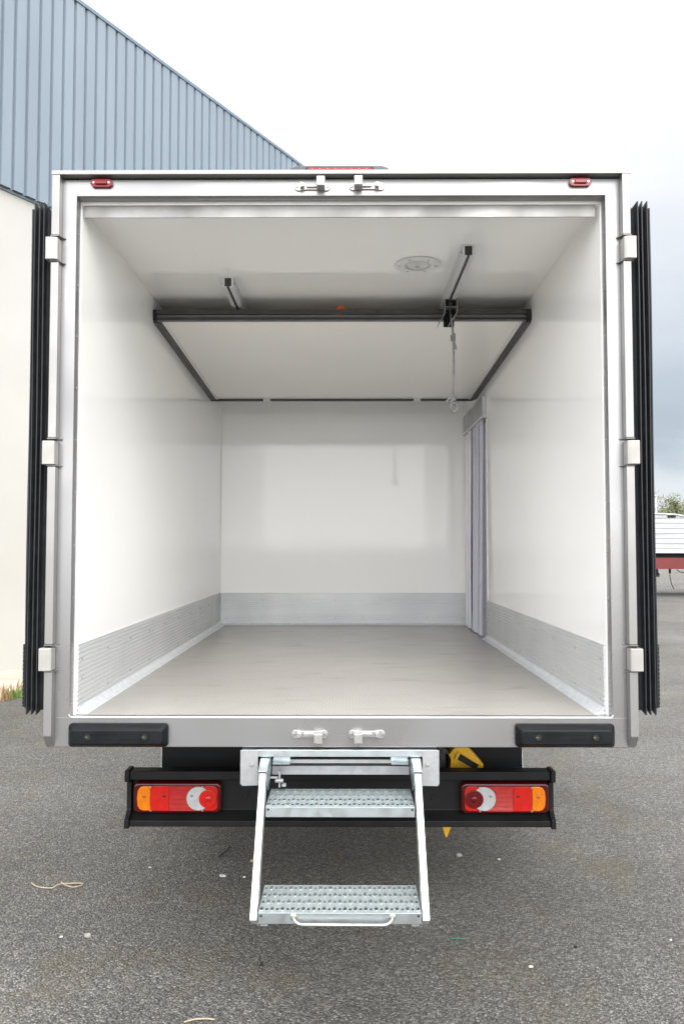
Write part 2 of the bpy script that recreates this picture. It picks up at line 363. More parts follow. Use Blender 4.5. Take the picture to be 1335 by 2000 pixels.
# ------------------------------------------------------------------ ground, apron
bm = bmesh.new(); n = 1
g = MB().face([(-900, -900, 0), (900, -900, 0), (900, 1800, 0), (-900, 1800, 0)])
go = obj('ground', g, 'asphalt', recalc=False); go['kind'] = 'structure'
ga = R(30.6); WD = Vector((math.sin(ga), math.cos(ga), 0)); WN = Vector((math.cos(ga), -math.sin(ga), 0))   # along the wall / out of the wall
WA = Vector((-4.42, 10.29, 0))
def wp(s, o_, z): q = WA + WD*s + WN*o_; return (q.x, q.y, z)
ap = MB()
edge = []
v0 = [wp(-14, 0, .004), wp(22, 0, .004)]
k = 140
front = [wp(22 - 36*i/k, 1.77 + random.uniform(-.035, .035), .004) for i in range(k+1)]
ap.face(v0 + front)
ao = obj('pavement', ap, 'concrete', recalc=False); ao['kind'] = 'structure'
for q in ao.data.polygons:
    if q.normal.z < 0: q.flip()

# ------------------------------------------------------------------ warehouse
wh = empty('warehouse', wp(20, 0, 0)); tag(wh, 'large warehouse with blue corrugated cladding above a cream rendered wall', 'building')
ZB, ZT = 6.295, 9.44
mb = MB()
def wbox(mb, s0, s1, o0, o1, z0, z1):
    v = [mb.b.verts.new(wp(s, o_, z)) for z in (z0, z1) for o_ in (o0, o1) for s in (s0, s1)]
    for f in ((0, 2, 3, 1), (4, 5, 7, 6), (0, 1, 5, 4), (2, 6, 7, 3), (0, 4, 6, 2), (1, 3, 7, 5)): mb.b.faces.new([v[i] for i in f])
wbox(mb, -14, 22, -.3, 0, 0, ZB+.1)
obj('wall', mb, 'cream_wall', wh)
# corrugated sheet: wide crowns, narrow valleys
pts = []; pitch = .196; s = -14.07 - .058
i = 0
while s < 21.8:
    pts += [(s, .036), (s+.034, .036), (s+.044, .075), (s+.186, .075)]
    s += pitch
mb = MB()
A = [mb.b.verts.new(wp(a, o_, ZB)) for a, o_ in pts]; B = [mb.b.verts.new(wp(a, o_, ZT)) for a, o_ in pts]
for i in range(len(pts)-1): mb.b.faces.new((A[i], A[i+1], B[i+1], B[i]))
obj('cladding', mb, 'cladding', wh, recalc=False)
mb = MB(); wbox(mb, -14, 22, .001, .092, ZT+.002, ZT+.055)
obj('roof_trim', mb, 'cladding_trim', wh)
mb = MB(); wbox(mb, -14, 22, .001, .028, ZB-.03, ZB-.002); obj('drip_flashing', mb, 'cladding_trim', wh)
mb = MB(); wbox(mb, -14, 22, -14, -.302, 0, ZT-.1); obj('hall_block', mb, 'cladding', wh)

# weeds in the joint between apron and asphalt
def tuft(name, s, o_, n_, h, spread, m_, seed):
    rnd = random.Random(seed); mb = MB()
    for i in range(n_):
        bx, by = rnd.gauss(0, spread), rnd.gauss(0, .03)
        base = Vector(wp(s+bx, o_+by, .004)); a = rnd.uniform(0, 6.28); hh = h*rnd.uniform(.4, 1); ln = hh*rnd.uniform(.15, .6); wd = rnd.uniform(.002, .005)
        d = Vector((math.cos(a), math.sin(a), 0)); sd_ = Vector((-d.y, d.x, 0))*wd
        p1 = base + d*ln*.3 + Vector((0, 0, hh*.6)); p2 = base + d*ln + Vector((0, 0, hh))
        v = [mb.b.verts.new(q) for q in (base-sd_, base+sd_, p1+sd_*.8, p1-sd_*.8, p2)]
        mb.b.faces.new(v[:4]); mb.b.faces.new((v[3], v[2], v[4]))
    return obj(name, mb, m_, recalc=False)
G = 'weeds along the edge of the concrete apron'
tag(tuft('weed', -1.24, 1.76, 70, .20, .05, 'straw', 1), 'tall dry straw-coloured weed at the left frame edge by the cream wall', 'weed', G)
tag(tuft('weed', -1.09, 1.74, 150, .11, .05, 'grass', 2), 'fresh green weed tuft between two dry ones on the apron edge', 'weed', G)
tag(tuft('weed', -.99, 1.68, 60, .20, .05, 'straw', 3), 'reddish dry weed right behind the bright green tuft', 'weed', G)

# ------------------------------------------------------------------ the box truck
T = empty('box_truck', (0, 3.0, 0))
tag(T, 'white insulated box truck seen from behind with both rear doors folded open and step lowered', 'truck')
IW = 1.0075; FZ = .955; CZ = 2.925; YB = 6.54
# body shell
mb = MB().box(-1.085, -IW, 3.051, YB+.085, .89, 3.0); obj('side_wall', mb, 'gelcoat', T)
DY0, DY1, DZ = 5.60, 6.42, 2.64
mb = MB().prism([(3.051, .89), (DY0, .89), (DY0, DZ), (DY1, DZ), (DY1, .89), (YB+.085, .89), (YB+.085, 3.0), (3.051, 3.0)], 'x', IW, 1.085)
obj('side_wall', mb, 'gelcoat', T)
mb = MB().box(-IW+.0005, IW-.0005, YB, YB+.08, .89, 2.999); obj('front_wall', mb, 'gelcoat', T)
mb = MB().box(-IW+.0005, IW-.0005, 3.051, YB-.0005, CZ, 3.0005); obj('ceiling', mb, 'gelcoat_ceiling', T)
mb = MB().box(-IW+.0005, IW-.0005, 3.051, YB-.0005, .895, FZ); obj('cargo_floor', mb, 'floor', T)
mb = MB().box(-1.089, 1.089, 3.046, YB+.09, 3.003, 3.012); obj('roof', mb, 'white_paint', T)

# side door behind the strip curtain
sdr = obj('side_door', MB().box(1.03, 1.08, DY0+.002, DY1-.002, .92, DZ-.002), 'white_paint', T)
mb = MB().box(1.012, 1.0295, DY0+.003, DY0+.030, .956, DZ-.03).box(1.012, 1.0295, DY1-.03, DY1-.003, .956, DZ-.03).box(1.012, 1.0295, DY0+.003, DY1-.003, DZ-.029, DZ-.003)
obj('door_seal', mb, 'gasket_light', sdr)
mb = MB().box(1.020, 1.0299, 5.97, 5.985, 1.35, 2.5).box(1.014, 1.03, 5.965, 5.99, 2.28, 2.33).box(1.014, 1.03, 5.965, 5.99, 1.25, 1.30)
obj('lock_bar', mb, 'cast', sdr)

# kick plates: ribbed extrusion, rivets
KH = .263
def rib_profile(off, z0, z1, n_=15):
    pr = [(off, z0)]
    st = (z1-z0)/n_
    for i in range(n_):
        z = z0 + i*st
        pr += [(off+.004, z+.0005), (off+.004, z+st*.55), (off+.0005, z+st*.66), (off+.0005, z+st*.94)]
    pr += [(off+.004, z1), (off-.004, z1), (off-.004, z0)]
    return pr[1:]
def rivet(mb, c, axis, sgn, r=.0055):
    mb.cyl(c, r, sgn*.003, axis, 10, r*.55)
lp = [(-IW + o_ - .004 + .0045, z) for o_, z in rib_profile(.004, FZ+.001, FZ+KH)]
kl = obj('kick_plate', MB().prism(lp, 'y', 3.060, YB-.0015), 'alu', T)
lpr = [(-x, z) for x, z in lp]
kr = obj('kick_plate', MB().prism(lpr, 'y', 3.060, DY0-.02), 'alu', T)
bp = [(YB - .0045 - (o_-.004), z) for o_, z in rib_profile(.004, FZ+.001, FZ+KH)]
kb = obj('kick_plate', MB().prism(bp, 'x', -IW+.012, IW-.012), 'alu', T)
for kp, sx in ((kl, -1), (kr, 1)):
    mb = MB(); y = 3.10; i = 0
    while y < (6.5 if sx < 0 else 5.55):
        for z in (FZ+.055, FZ+.205): rivet(mb, (sx*(IW-.008), y, z), 'x', -sx)
        if i == 0: rivet(mb, (sx*(IW-.008), y, FZ+.13), 'x', -sx)
        y += .36 if i else .34; i += 1
    obj('rivet', mb, 'screw', kp, smooth=False)
mb = MB()
for x in (-.955, -.66, -.36, -.06, .165, .38, .68, .975):
    for z in (FZ+.055, FZ+.205): rivet(mb, (x, YB-.008, z), 'y', -1)
for x in (-.955, .975): rivet(mb, (x, YB-.008, FZ+.13), 'y', -1)
obj('rivet', mb, 'screw', kb)
# sealant fillets round the floor
mb = MB().prism([(-IW+.008, FZ+.0005), (-IW+.045, FZ+.0005), (-IW+.022, FZ+.010), (-IW+.0085, FZ+.026)], 'y', 3.0605, YB-.010)
mb.prism([(IW-.008, FZ+.0005), (IW-.045, FZ+.0005), (IW-.022, FZ+.010), (IW-.0085, FZ+.026)], 'y', 3.0605, DY0-.03)
mb.prism([(YB-.008, FZ+.0006), (YB-.035, FZ+.0006), (YB-.018, FZ+.009), (YB-.0085, FZ+.02)], 'x', -IW+.03, IW-.02)
obj('sealant_bead', mb, 'seal_bead', T, smooth=False)
# thin sealant lines in the vertical back corners and at the ceiling creases
mb = MB()
for sx in (-1, 1):
    mb.prism([(sx*IW, CZ-.0002), (sx*(IW-.006), CZ-.0002), (sx*IW, CZ-.006)], 'y', 3.10, YB-.004)
    mb.prism([(sx*IW, YB-.0003), (sx*(IW-.007), YB-.0003), (sx*IW, YB-.007)], 'z', FZ+KH+.002, CZ-.008)
obj('corner_sealant', mb, 'panel_cream', T)

# rear frame
OX, OT, OB = 1.012, 2.938, .9557
mb = MB()
def quad_ring(mb, outer, inner, ya, yb):
    def four(r, y): x0, x1, z0, z1 = r; return [mb.b.verts.new(q) for q in ((x0, y, z0), (x1, y, z0), (x1, y, z1), (x0, y, z1))]
    a, b_, c, d = four(outer, ya), four(inner, ya), four(inner, yb), four(outer, yb)
    for P_, Q_ in ((a, b_), (b_, c), (c, d), (d, a)):
        for i in range(4): mb.b.faces.new((P_[i], P_[(i+1) % 4], Q_[(i+1) % 4], Q_[i]))
quad_ring(mb, (-1.0945, 1.0945, .846, 3.003), (-OX, OX, OB, OT), 3.0, 3.05)
RF = obj('rear_frame', mb, 'stainless', T, bevel=.0025)
# inner jamb strips with rivets
mb = MB()
for sx in (-1, 1):
    z = 1.0
    while z < 2.9:
        mb.ball((sx*(OX-.0005), 3.027, z), .0042, .5, 1, 1, 1); z += .2
for x in [i*.2-.9 for i in range(10)]: mb.ball((x, 3.027, OT-.0005), .0042, 1, 1, .5, 1)
obj('rivet', mb, 'screw', RF, smooth=True)
# weld marks at the lower corners
mb = MB()
for sx in (-1, 1):
    mb.tube([(sx*(OX+.002), 2.9995, OB+.010), (sx*(OX-.004), 2.9995, OB+.002), (sx*(OX-.012), 2.9995, OB-.001)], .0035, 6)
    mb.box(sx*OX - (.0 if sx > 0 else .05), sx*OX + (.05 if sx > 0 else .0), 2.9985, 3.0001, OB-.0022, OB-.0008)
obj('weld_seam', mb, 'cast', RF)
mb = MB().box(-OX+.006, OX-.006, 2.999, 3.004, OB-.003, OB+.0035); obj('sill_edge', mb, 'galv_bright', RF, bevel=.0015)
# lip rail and post sections
mb = MB().box(-1.0985, 1.0985, 2.965, 3.0499, 3.0075, 3.0235); obj('lip_rail', mb, 'stainless_v', RF, bevel=.0015)
secs = [(2.7735, 3.0073), (2.0, 2.6705), (1.2295, 1.8935), (.85, 1.1285)]
for sx in (-1, 1):
    for k, (z0, z1) in enumerate(secs):
        mb = MB()
        if k == 3:
            pr = [(2.965, z1), (2.965, .893), (2.9995, .848), (2.9995, z1)]
        else:
            pr = [(2.965, z1), (2.965, z0), (2.9995, z0), (2.9995, z1)]
        mb.prism(pr, 'x', sx*1.0655, sx*1.0965)
        o = obj('post_section', mb, 'stainless_v', RF, bevel=.003)
        ends = []
        if k == 0: ends = [z0-.004]
        elif k == 3: ends = [z1+.001]
        else: ends = [z0-.004, z1+.001]
        mb = MB()
        for ze in ends:
            mb.prism([(sx*1.0975, 2.963), (sx*1.066, 2.963), (sx*1.052, 2.9985), (sx*1.0975, 2.9985)], 'z', ze, ze+.003)
            mb.ball((sx*1.0535, 2.9985, ze+.002), .004, 1, 1, .8, 1)
        obj('notch_flange', mb, 'steel_plate', RF)
# crossbar under the ceiling just inside the opening
mb = MB().prism([(3.056, CZ-.0005), (3.056, CZ-.0475), (3.060, CZ-.048), (3.060, CZ-.004), (3.095, CZ-.004), (3.095, CZ-.0005)], 'x', -1.002, .992)
obj('crossbar', mb, 'steel_plate', T, bevel=.001)

# marker lights on the header
for sx in (-1, 1):
    cx_, cz_ = sx*.9155, 2.9858
    ml = obj('marker_light', MB().prism(rrect(cx_, cz_, .085, .033, .0164), 'y', 2.9999, 2.988), 'marker_red', T, bevel=.004, seg=3)
    obj('lens_bar', MB().prism(rrect(cx_, cz_, .046, .015, .003), 'y', 2.9885, 2.981), 'marker_red', ml, bevel=.003)
    mb = MB()
    for q in (-1, 1): mb.cyl((cx_+q*.029, 2.9882, cz_), .0055, -.003, 'y', 12, .004)
    obj('screw', mb, 'screw', ml)

# lock keepers
def keeper(xc, zc, sgn, top):
    """dog-bone plate; the block sits at the end on side sgn"""
    w2 = .068
    pts = []
    for (ex, a0) in ((w2-.0155, -90), (-w2+.0155, 90)):
        for i in range(13):
            a = R(a0 + 180*i/12); pts.append((xc+ex+.0155*math.cos(a), zc+.0155*math.sin(a)))
        ex2 = 1 if a0 < 0 else -1
        pts.append((xc+ex2*.028, zc+ex2*.0115 if a0 < 0 else zc-.0115)); 
        pts.append((xc-ex2*.028, zc+.0115 if a0 < 0 else zc-.0115))
    mb = MB().prism(pts, 'y', 2.9999, 2.993)
    k = obj('lock_keeper', mb, 'cast', T, bevel=.002)
    mb = MB().box(xc+sgn*.033-.016, xc+sgn*.033+.016, 2.952, 2.9935, zc-(.012 if top else .026), zc+(.024 if top else .010))
    obj('keeper_block', mb, 'cast', k, bevel=.003)
    mb = MB().box(xc-.022, xc+.018, 2.984, 2.9935, zc-.004, zc+.006)
    mb.prism([(xc-sgn*.046, zc-.011), (xc-sgn*.030, zc-.005), (xc-sgn*.030, zc+.007), (xc-sgn*.046, zc+.012)], 'y', 2.9935, 2.972)
    obj('keeper_lever', mb, 'cast', k, bevel=.002)
    mb = MB()
    for q in (-1, 1): mb.cyl((xc+q*.0585, 2.9932, zc), .007, -.004, 'y', 12, .0045)
    obj('bolt', mb, 'screw', k)
keeper(-.1077, 2.9705, 1, True); keeper(.1008, 2.972, -1, True)
keeper(-.1147, .8955, 1, False); keeper(.098, .896, -1, False)

# dock buffers
def buffer(x0, x1):
    cx_ = (x0+x1)/2; z0, z1 = .851, .9365; zc = (z0+z1)/2
    b = bmesh.new(); d = .043
    o4 = rrect(cx_, zc, x1-x0, z1-z0, .012); i4 = rrect(cx_, zc-.002, x1-x0-.034, z1-z0-.034, .010)
    A = [b.verts.new((x, 2.9998, z)) for x, z in o4]; B = [b.verts.new((x, 2.984, z)) for x, z in o4]; C_ = [b.verts.new((x, 2.9998-d, z)) for x, z in i4]
    n_ = len(o4)
    for P_, Q_ in ((A, B), (B, C_)):
        for i in range(n_): b.faces.new((P_[i], P_[(i+1) % n_], Q_[(i+1) % n_], Q_[i]))
    b.faces.new(C_); b.faces.new(A[::-1])
    bo = obj('dock_buffer', b, 'buffer', T, bevel=.004, seg=3)
    mb = MB()
    for q in (-1, 1): mb.ring((cx_+q*.105, 2.9568, zc), .0145, .0115, -.0018, 'y', 20)
    # moulded, unreadable relief strip between the holes
    rnd = random.Random(5)
    for q in (-1, 1):
        mb.box(cx_+q*.041-.036, cx_+q*.041+.036, 2.9555, 2.9572, zc+.0085, zc+.0105)
        mb.box(cx_+q*.041-.036, cx_+q*.041+.036, 2.9555, 2.9572, zc-.0105, zc-.0085)
    obj('moulded_relief', mb, 'buffer', bo)
    mb = MB()
    for q in (-1, 1):
        mb.cyl((cx_+q*.105, 2.9566, zc), .0115, -.0006, 'y', 16)
    obj('bolt_hole', mb, 'dark', bo)
    mb = MB()
    for q in (-1, 1): mb.ball((cx_+q*.105-.004, 2.9560, zc-.003), .0060, 1, .2, 1, 2)
    obj('bolt', mb, 'buffer_bolt', bo, smooth=True)
buffer(-1.008, -.640); buffer(.648, 1.0127)

# high brake light on the roof edge
mb = MB(); hp = [(-.212, 3.0126), (-.205, 3.040), (-.192, 3.058), (-.170, 3.066), (.158, 3.066), (.182, 3.058), (.196, 3.040), (.204, 3.0126)]
mb.prism(hp, 'y', 3.018, 3.09); HB = obj('brake_light', mb, 'dark_plastic', T, bevel=.004)
mb = MB().prism(rrect(-.004, 3.042, .262, .034, .006), 'y', 3.0179, 3.0145); obj('light_bezel', mb, 'rubber', HB, bevel=.001)
mb = MB().prism(rrect(-.004, 3.0415, .246, .026, .004), 'y', 3.0144, 3.0115)
obj('red_lens', mb, 'brake_red', HB, bevel=.001)
mb = MB()
for i in range(8): mb.cyl((-.004-.105+i*.03, 3.0114, 3.045), .007, -.002, 'y', 12, .004)
obj('led', mb, 'marker_red', HB)

# open rear doors folded back along the sides
for sx in (-1, 1):
    D = obj('rear_door', MB().box(sx*1.108, sx*1.183, 3.046, 4.06, 1.0, 2.875), 'white_paint', T)
    prof = [(1.106, 3.0455, 0), (1.106, 3.036, -.014), (1.121, 3.034, -.016), (1.131, 3.026, -.004), (1.1365, 3.006, .006), (1.1405, 3.006, .005), (1.1445, 3.034, -.016), (1.149, 3.026, -.006), (1.1535, 3.006, .006), (1.1575, 3.006, .005),
            (1.1615, 3.034, -.016), (1.167, 3.026, -.006), (1.1725, 3.006, .006), (1.1765, 3.006, .004), (1.180, 3.032, -.018), (1.183, 3.014, -.018), (1.1875, 3.014, -.018), (1.1885, 3.0455, -.016)]
    mb = MB(); rows = []
    NZ = 26; rnd = random.Random(3+sx)
    ph = [rnd.uniform(0, 6) for _ in prof]
    for j in range(NZ+1):
        f_ = j/NZ; row = []
        for i, (x, y, e) in enumerate(prof):
            z = (.970 - e) + f_*((2.912+e)-(.970-e))
            wob = .0012*math.sin(9*f_+ph[i//4]) if y < 3.03 else 0
            row.append(mb.b.verts.new((sx*(x+wob), y, z)))
        rows.append(row)
    n_ = len(prof)
    for j in range(NZ):
        for i in range(n_-1): mb.b.faces.new((rows[j][i], rows[j][i+1], rows[j+1][i+1], rows[j+1][i]))
    mb.b.faces.new(rows[0]); mb.b.faces.new(rows[-1][::-1])
    obj('door_seal', mb, 'rubber', D, label='black rubber bellows seal along the door edge')
    mb = MB().box(sx*1.1892, sx*1.1945, 3.014, 3.06, .992, 1.225)
    rz = 1.0
    obj('edge_guard', mb, 'rubber', D, bevel=.001)
    mb = MB()
    for i in range(15): mb.ball((sx*1.1905, 3.0125, 1.0+i*.0155), .003, 1, .5, 1, 1)
    obj('rivet', mb, 'dark_plastic', D, smooth=True)
    for z0, z1 in ((2.6755, 2.7615), (1.8985, 1.988), (1.1335, 1.2175)):
        mb = MB().prism([(sx*1.112, 2.949), (sx*1.077, 2.949), (sx*1.0655, 2.956), (sx*1.0655, 2.9985), (sx*1.112, 2.9985)], 'z', z0, z1)
        obj('hinge', mb, 'hinge_metal', D, bevel=.0035)
        mb = MB().cyl((sx*1.092, 2.985, z1), .010, .006, 'z', 14).cyl((sx*1.092, 2.985, z0-.005), .010, .005, 'z', 14)
        obj('hinge_pin', mb, 'dark', D)

# ceiling light
lc = (.3588, 3.706); 
cl_ = obj('ceiling_light', MB().ring((lc[0], lc[1], CZ-.0002), .108, .062, -.008, 'z', 48), 'white_plastic', T, bevel=.003)
mb = MB().ring((lc[0], lc[1], CZ-.0003), .062, .0585, -.011, 'z', 48); obj('bezel', mb, 'white_plastic', cl_)
mb = MB().cyl((lc[0], lc[1], CZ-.0003), .058, -.006, 'z', 40, .05); obj('lamp_lens', mb, 'light_glass', cl_, smooth=False)
mb = MB()
for i in range(6): mb.cyl((lc[0]+.086*math.cos(i*1.047), lc[1]+.086*math.sin(i*1.047), CZ-.0082), .005, -.002, 'z', 10)
mb.cyl((lc[0], lc[1]+.02, CZ-.0064), .008, -.003, 'z', 12)
obj('screw', mb, 'screw', cl_)

# ceiling rails
def rail(xc, y0, y1):
    w_, h_ = .0265, .054; z = CZ-.0003
    pr = [(xc-w_, z), (xc+w_, z), (xc+w_, z-h_), (xc+.007, z-h_), (xc+.007, z-h_+.006), (xc+w_-.004, z-h_+.006), (xc+w_-.004, z-.004), (xc-w_+.004, z-.004), (xc-w_+.004, z-h_+.006), (xc-.007, z-h_+.006), (xc-.007, z-h_), (xc-w_, z-h_)]
    r_ = obj('ceiling_rail', MB().prism(pr, 'y', y0, y1), 'alu', T)
    mb = MB().box(xc-w_+.0045, xc+w_-.0045, y0+.006, y1-.01, z-h_+.0065, z-.0045)
    obj('slide_insert', mb, 'gasket', r_)
    mb = MB().ring((xc, y0-.0005, z-h_/2), .02, .017, -.001, 'y', 4)
    mb = MB().box(xc-w_, xc+w_, y0-.0015, y0-.0002, z-.0075, z).box(xc-w_, xc-w_+.010, y0-.0015, y0-.0002, z-h_, z-.0078).box(xc+w_-.010, xc+w_, y0-.0015, y0-.0002, z-h_, z-.0078)
    mb.box(xc-w_+.0105, xc-.007, y0-.0015, y0-.0002, z-h_, z-h_+.005).box(xc+.007, xc+w_-.0105, y0-.0015, y0-.0002, z-h_, z-h_+.005)
    pass
    obj('rail_end', mb, 'white_paint', r_)
    mb = MB().cyl((xc-w_-.0002, y0+.02, z-h_*.55), .0055, -.005, 'x', 10).cyl((xc+w_+.0002, y0+.02, z-h_*.55), .0055, .005, 'x', 10)
    obj('bolt', mb, 'screw', r_)
rail(-.560, 3.872, 6.45); rail(.560, 3.459, 6.45)

# raised partition panel
PA, PB = 4.20, 6.0
def pz(y): return 2.795 + (y-PA)/(PB-PA)*(2.713-2.795)
def slab(mb, x0, x1, ya, yb, d0, d1):
    v = [mb.b.verts.new((x, y, pz(y)+d)) for d in (d0, d1) for y in (ya, yb) for x in (x0, x1)]
    for f in ((0, 2, 3, 1), (4, 5, 7, 6), (0, 1, 5, 4), (2, 6, 7, 3), (0, 4, 6, 2), (1, 3, 7, 5)): mb.b.faces.new([v[i] for i in f])
mb = MB(); slab(mb, -.962, .962, PA+.004, PB-.01, .0, .05); P0 = obj('partition', mb, 'panel_cream', T, bevel=.002, label='raised white insulated partition panel with black gasket under the ceiling')
mb = MB()
slab(mb, -.9615, -.945, PA+.006, PB-.01, -.0032, -.0004); slab(mb, .945, .9615, PA+.006, PB-.01, -.0032, -.0004)
obj('edge_trim', mb, 'white_plastic', P0)
def lip(pts, ya, yb, name, m_='gasket'):
    mb = MB()
    A = [mb.b.verts.new((x, ya, pz(ya)+d)) for x, d in pts]; B = [mb.b.verts.new((x, yb, pz(yb)+d)) for x, d in pts]
    k_ = len(pts); mb.b.faces.new(A); mb.b.faces.new(B[::-1])
    for i in range(k_): mb.b.faces.new((A[i], B[i], B[(i+1) % k_], A[(i+1) % k_]))
    return obj(name, mb, m_, P0)
for sx in (-1, 1):
    lip([(sx*.9625, -.004), (sx*.985, -.010), (sx*1.0065, -.004), (sx*1.0065, .002), (sx*.985, .004), (sx*.9625, .008)], PA+.003, PB-.006, 'side_gasket')
    lip([(sx*.9625, .018), (sx*.985, .016), (sx*1.006, .024), (sx*1.006, .040), (sx*.985, .046), (sx*.9625, .048)], PA+.003, PB-.006, 'side_gasket')
# front edge: stacked black fins with grey lips
yf = PA
def fin(d0, d1, y0, m_, nm, x0=-.985, x1=.975):
    mb = MB(); slab(mb, x0, x1, y0, PA+.0035, d0, d1); return obj(nm, mb, m_, P0, bevel=.0015)
fin(.034, .058, PA-.020, 'gasket', 'front_gasket'); fin(.018, .0335, PA-.006, 'gasket_light', 'front_gasket'); fin(.010, .0175, PA-.018, 'gasket', 'front_gasket')
fin(.002, .0095, PA-.004, 'gasket_light', 'front_gasket'); fin(-.003, .0015, PA-.010, 'gasket_light', 'front_gasket')
mb = MB()
for sx, x1 in ((-1, -.9855), (1, .9755)):
    slab(mb, min(sx*1.006, x1), max(sx*1.006, x1), PA-.014, PA+.06, .001, .062)
obj('corner_gasket', mb, 'rubber', P0, bevel=.004)
# rear gasket in three lengths with white clips between
for x0, x1 in ((-1.004, -.605), (-.552, .534), (.586, .98)):
    mb = MB(); slab(mb, x0, x1, PB-.009, PB+.012, -.014, .004); obj('rear_gasket', mb, 'gasket', P0, bevel=.002)
mb = MB(); slab(mb, -.604, -.553, PB-.009, PB+.012, -.012, .002); slab(mb, .535, .585, PB-.009, PB+.012, -.012, .002); obj('rear_clip', mb, 'white_plastic', P0)
mb = MB().cyl((-.006, 4.188, 2.852), .027, .05, 'y', 20); obj('release_knob', mb, 'orange', P0, bevel=.004)
# hangers on the rails for the panel's rear and the trolley bracket on the right rail
mb = MB()
for xq in (-.56, .56): mb.box(xq-.006, xq+.006, 5.7, 5.74, 2.775, CZ-.054)
obj('hanger', mb, 'alu_dark', P0)
bx0, bx1, by0, by1, bz0, bz1 = .531, .594, 4.06, 4.16, 2.805, 2.872
BZ = [(2.872), (2.795), (2.745)]
mb = MB()
mb.box(bx0, bx1, by0, by1, 2.869, 2.872)
for xq, dxf in ((bx0, -.034), (bx1-.003, -.038)):
    v = []
    pr = [(xq, 2.8688), (xq+.003, 2.8688), (xq+.003, 2.800), (xq+.003+dxf, 2.745), (xq+dxf, 2.745), (xq, 2.800)]
    mb.prism(pr, 'y', by0, by1)
mb.box(bx0+.0032, bx1-.0032, by0+.002, by1-.04, 2.829, 2.832)
BR = obj('trolley_bracket', mb, 'stainless_v', T)
mb = MB().box(bx0+.0035, bx1-.0035, by1-.006, by1-.003, 2.75, 2.868); obj('bracket_shade', mb, 'dark', BR)  # dark sheet paints in the shade inside the open bracket
mb = MB().box(.552, .572, 4.09, 4.13, 2.836, 2.866).cyl((.562, 4.085, 2.85), .008, -.006, 'y', 12).cyl((.562, 4.10, 2.80), .007, .0285, 'z', 10)
obj('roller', mb, 'gasket', BR)

# strip curtain in the side doorway
mb = MB().box(IW-.030, IW-.0005, DY0-.03, DY1+.06, 2.50, 2.655)
SC = obj('strip_curtain', mb, 'alu_dark', T, bevel=.002)
mb = MB().box(IW-.034, IW-.0302, DY0-.028, DY1+.05, 2.50, 2.512); obj('header_edge', mb, 'white_plastic', SC)
ny = 5
for i in range(ny):
    y0 = DY0-.02 + i*(DY1+.03-DY0)/ny; wd = .20; b = bmesh.new(); rnd = random.Random(20+i); ph = rnd.uniform(0, 6)
    NZ, NY = 24, 8; rows = []
    for j in range(NZ+1):
        fz = j/NZ; z = 2.505 - fz*(2.505-(FZ+.012+.02*rnd.random()*0))
        row = []
        for k_ in range(NY+1):
            q = k_/NY - .5
            x = IW-.018 - .004*(i % 2) - .010*math.sin(q*9+ph+1.5*fz)*(.35+.65*fz) - .010*fz*(.25-q*q)*(1 if i % 2 else -1) - .003*math.sin(3.2*fz+ph)*fz - .012*fz*(1 if i in (0, 1) else .3)
            y = y0 + wd*(k_/NY) + (.09*fz*fz if i == 1 else 0.02*math.sin(2*fz+ph)*fz)
            row.append(b.verts.new((x, y, z)))
        rows.append(row)
    for j in range(NZ):
        for k_ in range(NY): b.faces.new((rows[j][k_], rows[j][k_+1], rows[j+1][k_+1], rows[j+1][k_]))
    o = obj('curtain_strip', b, 'pvc' if i < 3 else 'pvc_white', SC, smooth=True)
mb = MB().box(IW-.006, IW-.0006, DY0-.035, DY0-.004, FZ+.002, 2.498).box(IW-.006, IW-.0006, DY1+.004, DY1+.04, FZ+.002, 2.498)
obj('door_jamb', mb, 'white_plastic', T)
mb = MB().box(IW-.012, 1.085, DY0+.001, DY1-.001, FZ-.03, FZ+.004); obj('door_sill', mb, 'alu', T)

# rear bumper bar
prof = [(3.335, .664), (3.335, .629), (3.350, .6285), (3.388, .626), (3.388, .492), (3.350, .468), (3.335, .463), (3.335, .438), (3.400, .438), (3.400, .664)]
mb = MB().prism(prof, 'x', -.872, .862); BP = obj('bumper', mb, 'black_paint', T, bevel=.003)
for x0, x1, in ((-.893, -.8725), (.8625, .883)):
    mb = MB().prism([(3.326, .669), (3.326, .622), (3.352, .620), (3.365, .612), (3.365, .500), (3.338, .474), (3.326, .470), (3.326, .432), (3.403, .432), (3.403, .669)], 'x', x0, x1)
    obj('end_cap', mb, 'black_paint', BP, bevel=.004)
mb = MB()
for x in (-.40, -.36, .385): mb.cyl((x, 3.3878, .545 if x != -.36 else .56), .013 if x != -.36 else .024, -.003, 'y', 18, .011 if x != -.36 else .022)
obj('plug', mb, 'black_paint', BP, bevel=.001)
# hidden carriers: dark under-panel and chassis rails
mb = MB().box(-.800, .804, 3.60, 3.62, .56, .889); UP = obj('under_panel', mb, 'dark_panel', T)
mb = MB().box(-.8035, -.8002, 3.598, 3.625, .56, .889).box(.8042, .8075, 3.598, 3.625, .56, .889); obj('panel_edge', mb, 'white_plastic', UP)
mb = MB().box(-.42, -.35, 3.63, 6.6, .70, .885).box(.35, .42, 3.63, 6.6, .70, .885).box(-.42, -.35, 3.40, 3.598, .58, .70).box(.35, .42, 3.40, 3.598, .58, .70)
obj('chassis_rail', mb, 'dark_panel', T)
mb = MB().box(-.98, -.52, 5.08, 5.09, .14, .885).box(.52, .98, 5.08, 5.09, .14, .885); obj('shade_flap', mb, 'rubber', T)  # unseen flaps added to block light under the truck
mb = MB().cyl((-.80, 5.5, .34), .05, 1.6, 'x', 16); obj('axle', mb, 'dark_panel', T)
